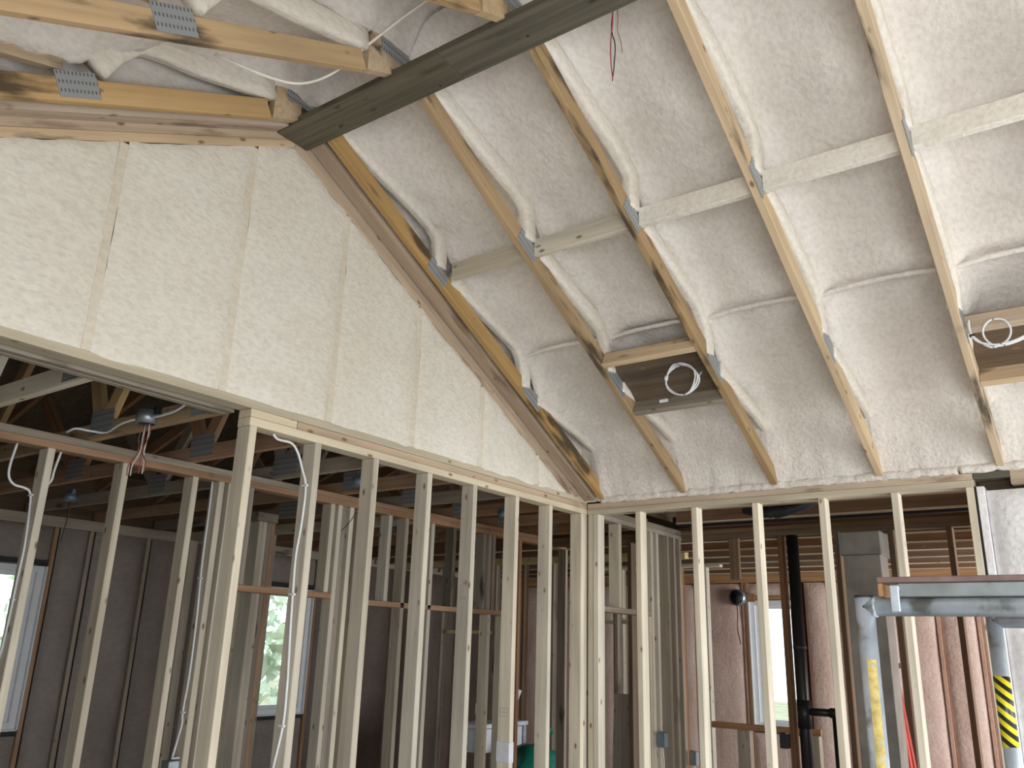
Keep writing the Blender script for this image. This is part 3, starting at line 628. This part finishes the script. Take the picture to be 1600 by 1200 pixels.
# thin cable looping between the left truss ends
tube('ridge_cable', [(.50, -3.62, 1.23), (.58, -3.43, 1.215), (.62, -3.30, 1.25), (.66, -3.18, 1.36), (.74, -3.1, 1.5), (.95, -3.05, 1.62), (1.2, -3.0, 1.72)], .006, FOAMW, None, 6, 6)
tag(bpy.data.objects['ridge_cable'], 'pale cable drooping between the truss ends left of the ridge board', 'cable')
# ------------------------------------------------------------------ cables on studs
def stud_cable(name, pts, label, staples=(), r=.006):
    t = empty(name, pts[0], label, 'cable')
    tube('cable', pts, r, CABLE, t, 8, 5)
    for p in staples: bx('staple', p[0]-.018, p[0]+.018, p[1]-.009, p[1]+.003, p[2]-.005, p[2]+.005, VINYL, t, bev=.001)
    return t
ya = -2.5165
stud_cable('stud_cable', [(-.05, -2.721, .0), (-.05, -2.69, -.018), (-.05, -2.61, -.02), (-.05, -2.565, -.063), (-.045, -2.535, -.134), (-.034, ya, -.199), (-.03, ya, -.299), (-.038, ya, -.416), (-.051, ya, -.532), (-.046, ya, -.675), (-.037, ya, -.842), (-.025, ya, -1.004), (-.02, ya, -1.083), (-.02, ya, -1.239), (-.05, ya, -1.394), (-.07, ya, -1.50), (-.075, ya, -1.70)],
           'white cable snaking down the second stud of the gable wall', ((-.034, ya, -.205), (-.046, ya, -.70), (-.025, ya, -1.25)))
yb = -2.0965
stud_cable('stud_cable', [(-1.375, -2.10, .0), (-1.375, yb, -.15), (-1.375, yb, -.41), (-1.37, yb, -.56), (-1.355, yb, -.77), (-1.35, yb, -1.09), (-1.365, yb, -1.29), (-1.358, yb, -1.36), (-1.378, yb-.004, -1.46), (-1.378, yb-.02, -1.54)],
           'white cable running down the paired corridor studs into an outlet box', ((-1.37, yb, -.57), (-1.362, yb, -1.3)))
yc = -3.1165
stud_cable('stud_cable', [(-1.37, -3.239, .0), (-1.37, -3.251, -.107), (-1.37, -3.245, -.170), (-1.37, -3.214, -.203), (-1.37, -3.164, -.211), (-1.38, -3.13, -.226), (-1.38, yc, -.279), (-1.35, yc, -.483), (-1.355, yc, -.638), (-1.36, yc, -.818), (-1.37, yc, -.965), (-1.385, yc, -1.06), (-1.39, yc, -1.4)],
           'white cable swinging onto the leftmost corridor stud', ((-1.385, yc, -.24), (-1.36, yc, -.75)))
stud_cable('stud_cable', [(-1.37, -3.02, .0), (-1.37, -3.036, -.10), (-1.37, -3.04, -.15), (-1.37, -3.06, -.19), (-1.375, -3.069, -.25), (-1.39, -3.0685, -.4)], 'short grey-white cable on the right side of the leftmost corridor stud')
ob = empty('outlet_box', (-1.38, -2.13, -1.60), 'steel outlet box at the foot of the paired corridor studs', 'electrical box')
bx('box_body', -1.405, -1.335, -2.16, -2.092, -1.64, -1.545, BOXM, ob); bx('box_ear', -1.335, -1.331, -2.15, -2.10, -1.535, -1.525, BOXM, ob, bev=0)
# ceiling box with wires
cbx = empty('ceiling_box', (-.75, -2.93, .09), 'round steel ceiling box with bare wires under the flat trusses', 'electrical box')
V = []; F = []
sweep('box_shell', [(-.735, -2.945, .085), (-.735, -2.945, .15)], .052, .052, BOXM, cbx, 8, n=1)
cyl('knockout', (-.735, -2.945, .0845), (-.735, -2.945, .0825), .04, BLACKP, cbx, 12)
bx('box_bracket', -.69, -.66, -2.945, -2.92, .13, .17, BLACKP, cbx)
for i, (dx, dy, mt) in enumerate(((-.03, 0, COPPER), (-.02, .01, WIRE_W), (.0, .0, COPPER), (.01, .01, WIRE_W), (.03, .0, COPPER))):
    tube('wire', [(-.735+dx, -2.945+dy, .09), (-.735+dx*1.5, -2.945+dy, .03), (-.735+dx*.2-.03*(i < 2), -2.945+dy, -.05), (-.735+dx*1.6-.05*(i < 2), -2.945+dy, -.11), (-.735+dx*1.3-.06*(i < 2), -2.945+dy, -.16)], .003, mt, cbx)
tube('feed_cable', [(-1.259, -3.063, .083), (-1.191, -3.055, .095), (-1.15, -2.99, .09), (-1.086, -2.95, .085), (-.92, -2.975, .10), (-.83, -2.97, .11), (-.78, -2.95, .115)], .006, CABLE, cbx)
tube('feed_cable', [(-.69, -2.94, .12), (-.60, -2.945, .115), (-.49, -2.945, .125), (-.41, -2.95, .14), (-.36, -2.95, .17)], .006, CABLE, cbx)
tube('feed_cable', [(-.69, -2.95, .11), (-.60, -2.958, .105), (-.49, -2.96, .11), (-.40, -2.965, .13), (-.34, -2.965, .165)], .006, CABLE, cbx)
for i, (pts, lb) in enumerate((([(-1.62, -1.51, .10), (-1.36, -1.58, .168), (-1.17, -1.61, .175), (-1.03, -1.58, .172), (-.86, -1.60, .17), (-.72, -1.63, .175), (-.5, -1.64, .18)], 'thin white cable draped over the flat trusses behind the second gable stud, upper of two'),
                               ([(-1.62, -1.46, .10), (-1.38, -1.49, .168), (-1.23, -1.46, .168), (-1.0, -1.50, .168), (-.86, -1.49, .168), (-.67, -1.52, .17), (-.45, -1.49, .175)], 'thin white cable draped over the flat trusses behind the second gable stud, lower of two'))):
    tag(tube('draped_cable', pts, .005, CABLE, None), lb, 'cable')
def hanging_box(loc, mat, L, label, wl_=.3, dxy=(0, 0), r=.05):
    t = empty('junction_box', loc, label, 'electrical box'); x, y, z = loc
    sweep('box_shell', [(x, y, z), (x, y, z+.05)], r, r, mat, t, 8, n=1); bx('box_bracket', x-r*.8, x+r*.8, y-.012, y+.012, z+.05, z+.085, mat, t, bev=.001)
    if wl_: tube('wire', [(x, y, z+.01), (x+.01, y, z-wl_*.4), (x-.005, y+dxy[1]*.5, z-wl_*.7), (x-.02+dxy[0], y+dxy[1], z-wl_)], .0028, WIRE_K, t); tube('wire', [(x+.012, y, z+.01), (x+.022, y, z-wl_*.35), (x+.012, y+dxy[1]*.4, z-wl_*.6)], .0028, COPPER, t)
    return t
hanging_box((-3.195, -2.03, .025), BLUEB, 0, 'blue-grey ceiling box with a dangling wire between the left corridor studs', .3)
hanging_box((-.78, -1.46, .03), BLUEB, 0, 'blue-grey ceiling box with a wire beside the third gable stud', .28, (-.05, -.05))
hanging_box((-.74, .02, .03), BLUEB, 0, 'dark ceiling box with a hanging wire left of the corner posts', .34)
rbx = empty('junction_box', (-1.0, 5.4, -.25), 'round steel box with dangling wires on the pink wall above the window', 'electrical box')
cyl('box_shell', (-1.0, 5.47, -.24), (-1.0, 5.36, -.24), .10, BOXM, rbx, 20); cyl('box_opening', (-1.0, 5.359, -.24), (-1.0, 5.355, -.24), .082, BLACKP, rbx, 20); bx('box_bracket', -.90, -.80, 5.44, 5.46, -.29, -.19, BROWN, rbx)
tube('wire', [(-1.0, 5.34, -.22), (-.99, 5.33, -.45), (-1.0, 5.33, -.62), (-.97, 5.33, -.80)], .006, WIRE_K, rbx); tube('wire', [(-.97, 5.34, -.25), (-.95, 5.33, -.5), (-.90, 5.33, -.66), (-.86, 5.33, -.80)], .004, COPPER, rbx)
def wall_box(x, y, z, label, mat=BLUEB, w=.06, h=.1, d=.06):
    t = empty('outlet_box', (x, y, z), label, 'electrical box'); bx('box_body', x-w/2, x+w/2, y-d, y, z, z+h, mat, t); bx('box_ear', x-w*.3, x+w*.3, y-d-.004, y-d, z+h, z+h+.012, mat, t, bev=0)
    tube('wire', [(x, y-d/2, z), (x+.008, y-d/2, z-.12), (x-.01, y-d/2, z-.25)], .004, CABLE, t); return t
wall_box(.045, 1.05, -1.58, 'blue-grey outlet box with hanging cable in the doorway partition')
wall_box(.045, 1.60, -1.75, 'pale grey outlet box low on the end of the doorway partition', BOXM)
wall_box(.79, 1.555, -1.56, 'black outlet box on the stud beside the black pipe', BLACKP)
wall_box(-2.2, 1.72, -1.53, 'small box with a bright label deep behind the fifth gable stud', CAPM, .05, .09)
wall_box(-1.0, 2.94, -1.33, 'black outlet box on an orange-brown stud beyond the doorway', BLACKP)
def lettering(text, loc, size, par):
    cu = bpy.data.curves.new('mark', 'FONT'); cu.body = text; cu.size = size; cu.align_x = 'CENTER'; cu.extrude = .0003
    o = bpy.data.objects.new('mark_source', cu); COL.objects.link(o)
    me = bpy.data.meshes.new_from_object(o.evaluated_get(bpy.context.evaluated_depsgraph_get())); bpy.data.objects.remove(o)
    me.materials.clear(); me.materials.append(INK)
    return place(bpy.data.objects.new('grade_mark', me), Matrix.Translation(Vector(loc)) @ Matrix.Rotation(math.pi/2, 4, 'X'), par)
lettering('H-6', (-.045, -1.2978, -.655), .032, wl)
for i, (w_, h_) in enumerate(((.055, .002), (.055, .002), (.055, .002))): bx('grade_mark', -.072, -.072+w_, -.8696, -.8692, -1.245-.022*i, -1.243-.022*i, INK, wl, bev=0)
for x in (-.072, -.045, -.019): bx('grade_mark', x, x+.002, -.8696, -.8692, -1.289, -1.245, INK, wl, bev=0)
ws = bx('plastic_wrap', -.092, .0025, -.8725, -.8275, -1.535, -1.425, WRAP); tag(ws, 'pale plastic scrap wrapped round the sixth stud of the gable wall', 'wrap')
# ------------------------------------------------------------------ rear room things
dt = empty('air_duct', (1.58, 1.1, FL), 'tall rectangular sheet metal duct rising behind the eave studs', 'duct')
bx('duct_body', 1.455, 1.695, 1.0, 1.22, FL, -.235, DUCT, dt); bx('duct_collar', 1.44, 1.708, .985, 1.235, -.236, -.075, DUCT, dt, bev=.006)
bx('seam', 1.44, 1.452, .980, .985, -.236, -.075, BLUEB, dt, bev=0)
pp = empty('drain_pipe', (.93, 1.5, FL), 'black plastic drain pipe with a side branch', 'pipe')
cyl('pipe', (.922, 1.605, FL), (.922, 1.605, -.003), .044, BLACK, pp, 20); cyl('fitting', (.922, 1.605, -1.42), (.922, 1.605, -1.22), .052, BLACK, pp, 20)
cyl('branch_pipe', (.922, 1.605, -1.30), (1.15, 1.605, -1.30), .028, BLACK, pp, 14); cyl('branch_pipe', (1.15, 1.605, -1.28), (1.15, 1.605, FL), .028, BLACK, pp, 14); cyl('elbow', (1.11, 1.605, -1.30), (1.19, 1.605, -1.30), .036, BLACK, pp, 14)
cyl('pipe_clip', (.922, 1.605, -.86), (.922, 1.605, -.83), .05, BLACKP, pp, 16)
ld = empty('stepladder', (1.55, 1.35, FL), 'red fibreglass stepladder behind the duct', 'ladder')
zl = FL
for a, b in (((1.395, 1.38, -.97), (1.42, 1.30, zl)), ((1.62, 1.38, -.97), (1.76, 1.30, zl)), ((1.41, 1.43, -.97), (1.42, 1.51, zl)), ((1.62, 1.43, -.97), (1.76, 1.51, zl))): board('rail', a, b, .06, .028, (0, 1, 0), RED, ld)
for i in range(5):
    u = (i+1)/6; bx('step', 1.40+.02*u, 1.63+.13*u, 1.35-.06*u-.03, 1.35-.06*u+.05, -.97+u*(zl+.97), -.945+u*(zl+.97), BLACKP, ld)
bx('top_cap', 1.375, 1.65, 1.33, 1.49, -.97, -.935, BLACKP, ld)
rl = empty('guard_rail', (0, 3, FL), 'dark brown guard rail on a short post before the pink wall', 'rail')
bx('rail_board', -.40, .62, 2.99, 3.03, -1.585, -1.53, BROWN, rl); bx('post', -.15, -.03, 2.99, 3.08, FL, -1.586, OLDW, rl); bx('post', .54, .60, 2.99, 3.08, FL, -1.586, OLDW, rl)
# black duct hose near the top of the rear room
fh = empty('flexible_hose', (1.05, .93, .09)); sweep('hose_body', [(.80, .95, .13), (.92, .93, .09), (1.06, .92, .085), (1.2, .94, .12), (1.3, .98, .17)], .045, .04, BLACKP, fh, 12, n=8, rough=.006, freq=40)
tube('strap', [(1.05, .93, .12), (1.05, .93, .30), (1.05, .93, .498)], .006, BLACKP, fh); tag(fh, 'black flexible hose lying above the eave wall studs', 'hose')
# work things on the floor deep in the corridor
bg = empty('green_bag', (-2.0, 2.5, FL), 'dark green plastic bag heaped behind the last gable studs', 'bag')
def blob(name, c, r, mat, par, f=3.0, amp=.25):
    bm = bmesh.new(); bmesh.ops.create_icosphere(bm, subdivisions=3, radius=1)
    for v in bm.verts:
        k = 1+amp*noise.noise(v.co*f); v.co = Vector((c[0]+v.co.x*r[0]*k, c[1]+v.co.y*r[1]*k, c[2]+v.co.z*r[2]*k))
    V = [v.co.copy() for v in bm.verts]; Fc = [tuple(v.index for v in f_.verts) for f_ in bm.faces]; bm.free()
    return meshobj(name, V, Fc, mat, par, True, at=c)
blob('bag_body', (-2.05, 2.45, FL+.42), (.30, .36, .43), GREEN, bg); sweep('bag_neck', [(-2.05, 2.5, FL+.80), (-2.03, 2.55, FL+.92), (-2.0, 2.62, FL+.98)], .06, .06, GREEN, bg, 8, n=4, rough=.015)
tb = empty('work_table', (-2.0, 2.45, FL), 'low white topped bench behind the last gable studs', 'bench')
bx('table_top', -2.75, -2.42, 2.0, 2.85, -1.70, -1.66, WHITEP, tb)
for x, y in ((-2.72, 2.04), (-2.45, 2.04), (-2.72, 2.81), (-2.45, 2.81)): bx('leg', x-.02, x+.02, y-.02, y+.02, FL, -1.70, GALV, tb)
bx('drawer', -2.70, -2.45, 2.07, 2.78, -1.93, -1.71, WHITEP, tb)
rr = empty('wrapped_roll', (-2.55, 2.72, -1.66), 'pale wrapped roll standing on the white bench', 'roll'); sweep('roll_body', [(-2.55, 2.72, -1.645), (-2.56, 2.73, -1.50), (-2.52, 2.76, -1.34)], .06, .06, WHITEP, rr, 12, n=5)
lv = empty('panel_offcut', (-.55, 1.9, FL), 'grey-brown board offcut leaning beyond the doorway', 'board'); board('panel', (-.62, 1.72, FL+.02), (-.62, 1.80, -1.27), .34, .02, (1, 0, 0), OLDW, lv); 
# ------------------------------------------------------------------ scaffold
sc = empty('scaffold', (2.41, -2.5, FL), 'galvanised pipe scaffold with a plank deck and hazard tape', 'scaffold')
def pipe(nm, a, b, r=.0255, mat=GALV, par=sc): return cyl(nm, a, b, r, mat, par, 24)
la = pipe('leg', (2.405, -2.5, FL), (2.405, -2.5, -.728)); pipe('crossbar', (2.405, -2.5, -.757), (4.3, -2.5, -.757)); 
cyl('weld_collar', (2.427, -2.5, -.757), (2.437, -2.5, -.757), .0285, GALV, sc, 24)
cyl('leg_cap', (2.405, -2.5, -.731), (2.405, -2.5, -.725), .027, BLACKP, sc, 20)
pipe('leg', (2.615, -1.56, FL), (2.615, -1.56, -.73)); pipe('crossbar', (2.615, -1.56, -.757), (4.3, -1.56, -.757))
pipe('end_bar', (2.41, -2.48, -1.9), (2.61, -1.58, -1.9), .02)
cyl('hazard_tape', (2.615, -1.56, -1.175), (2.615, -1.56, -.945), .0268, TAPE, sc, 24)
meshobj('paint_mark', [(2.405+.0262*math.cos(a), -2.5+.0262*math.sin(a), z) for z in (-1.25, -.90) for a in [math.radians(v) for v in (-95, -80, -65, -50, -38)]], [(i, i+1, i+6, i+5) for i in range(4)], YEL, sc, True, at=(2.405, -2.5, -1))
dk = empty('scaffold_deck', (3.3, -2.0, -.73), 'plywood scaffold deck with grey steel side rails lying on the pipes', 'deck')
bx('deck_board', 2.447, 4.3, -2.52, -1.50, -.692, -.676, PLYB, dk); bx('side_rail', 2.50, 4.3, -2.515, -2.475, -.731, -.693, CHAN, dk); bx('side_rail', 2.60, 4.3, -1.55, -1.51, -.731, -.693, CHAN, dk)
for x in (2.75, 3.3, 3.85): bx('deck_rib', x, x+.04, -2.474, -1.551, -.725, -.6925, CHAN, dk)
bx('hook', 2.482, 2.506, -2.535, -2.5255, -.772, -.700, GALV, dk); bx('hook', 2.482, 2.506, -2.5255, -2.5155, -.715, -.700, GALV, dk)
bx('end_plate', 2.448, 2.462, -2.52, -1.5, -.73, -.693, BROWN, dk)
# ------------------------------------------------------------------ outside
def tree(x, y, h, r, lab, seed):
    random.seed(seed)
    t = empty('tree', (x, y, FL-.6), lab, 'tree'); sweep('trunk', [(x, y, FL-.6), (x+.1, y, FL+h*.3), (x, y+.1, FL+h*.7)], .16, .16, BARK, t, 8, n=3, taper=lambda u: 1-.6*u)
    V, F = [], []
    for i in range(420):
        a, b, q = random.uniform(0, 2*math.pi), random.uniform(-1, 1), random.random()**.45
        s = math.sqrt(1-b*b); c = Vector((x+r*q*s*math.cos(a), y+r*q*s*math.sin(a), FL+h*.55+b*q*h*.5))
        u = Vector((random.gauss(0, 1), random.gauss(0, 1), random.gauss(0, 1))).normalized(); w_ = u.orthogonal().normalized(); l = random.uniform(.10, .22)
        k = len(V); V += [c-u*l, c+w_*l*.5, c+u*l, c-w_*l*.5]; F.append((k, k+1, k+2, k+3))
    o = meshobj('foliage', V, F, LEAF, t, at=(x, y, FL+h*.5)); o['kind'] = 'stuff'
tree(-9.0, 1.6, 3.6, 1.4, 'leafy green tree outside the far left window', 3); tree(-8.5, 5.0, 3.2, 1.3, 'leafy green bush-like tree outside the middle window', 5)
tree(-11, 7.2, 5, 2.0, 'taller green tree farther off outside the middle window', 9)
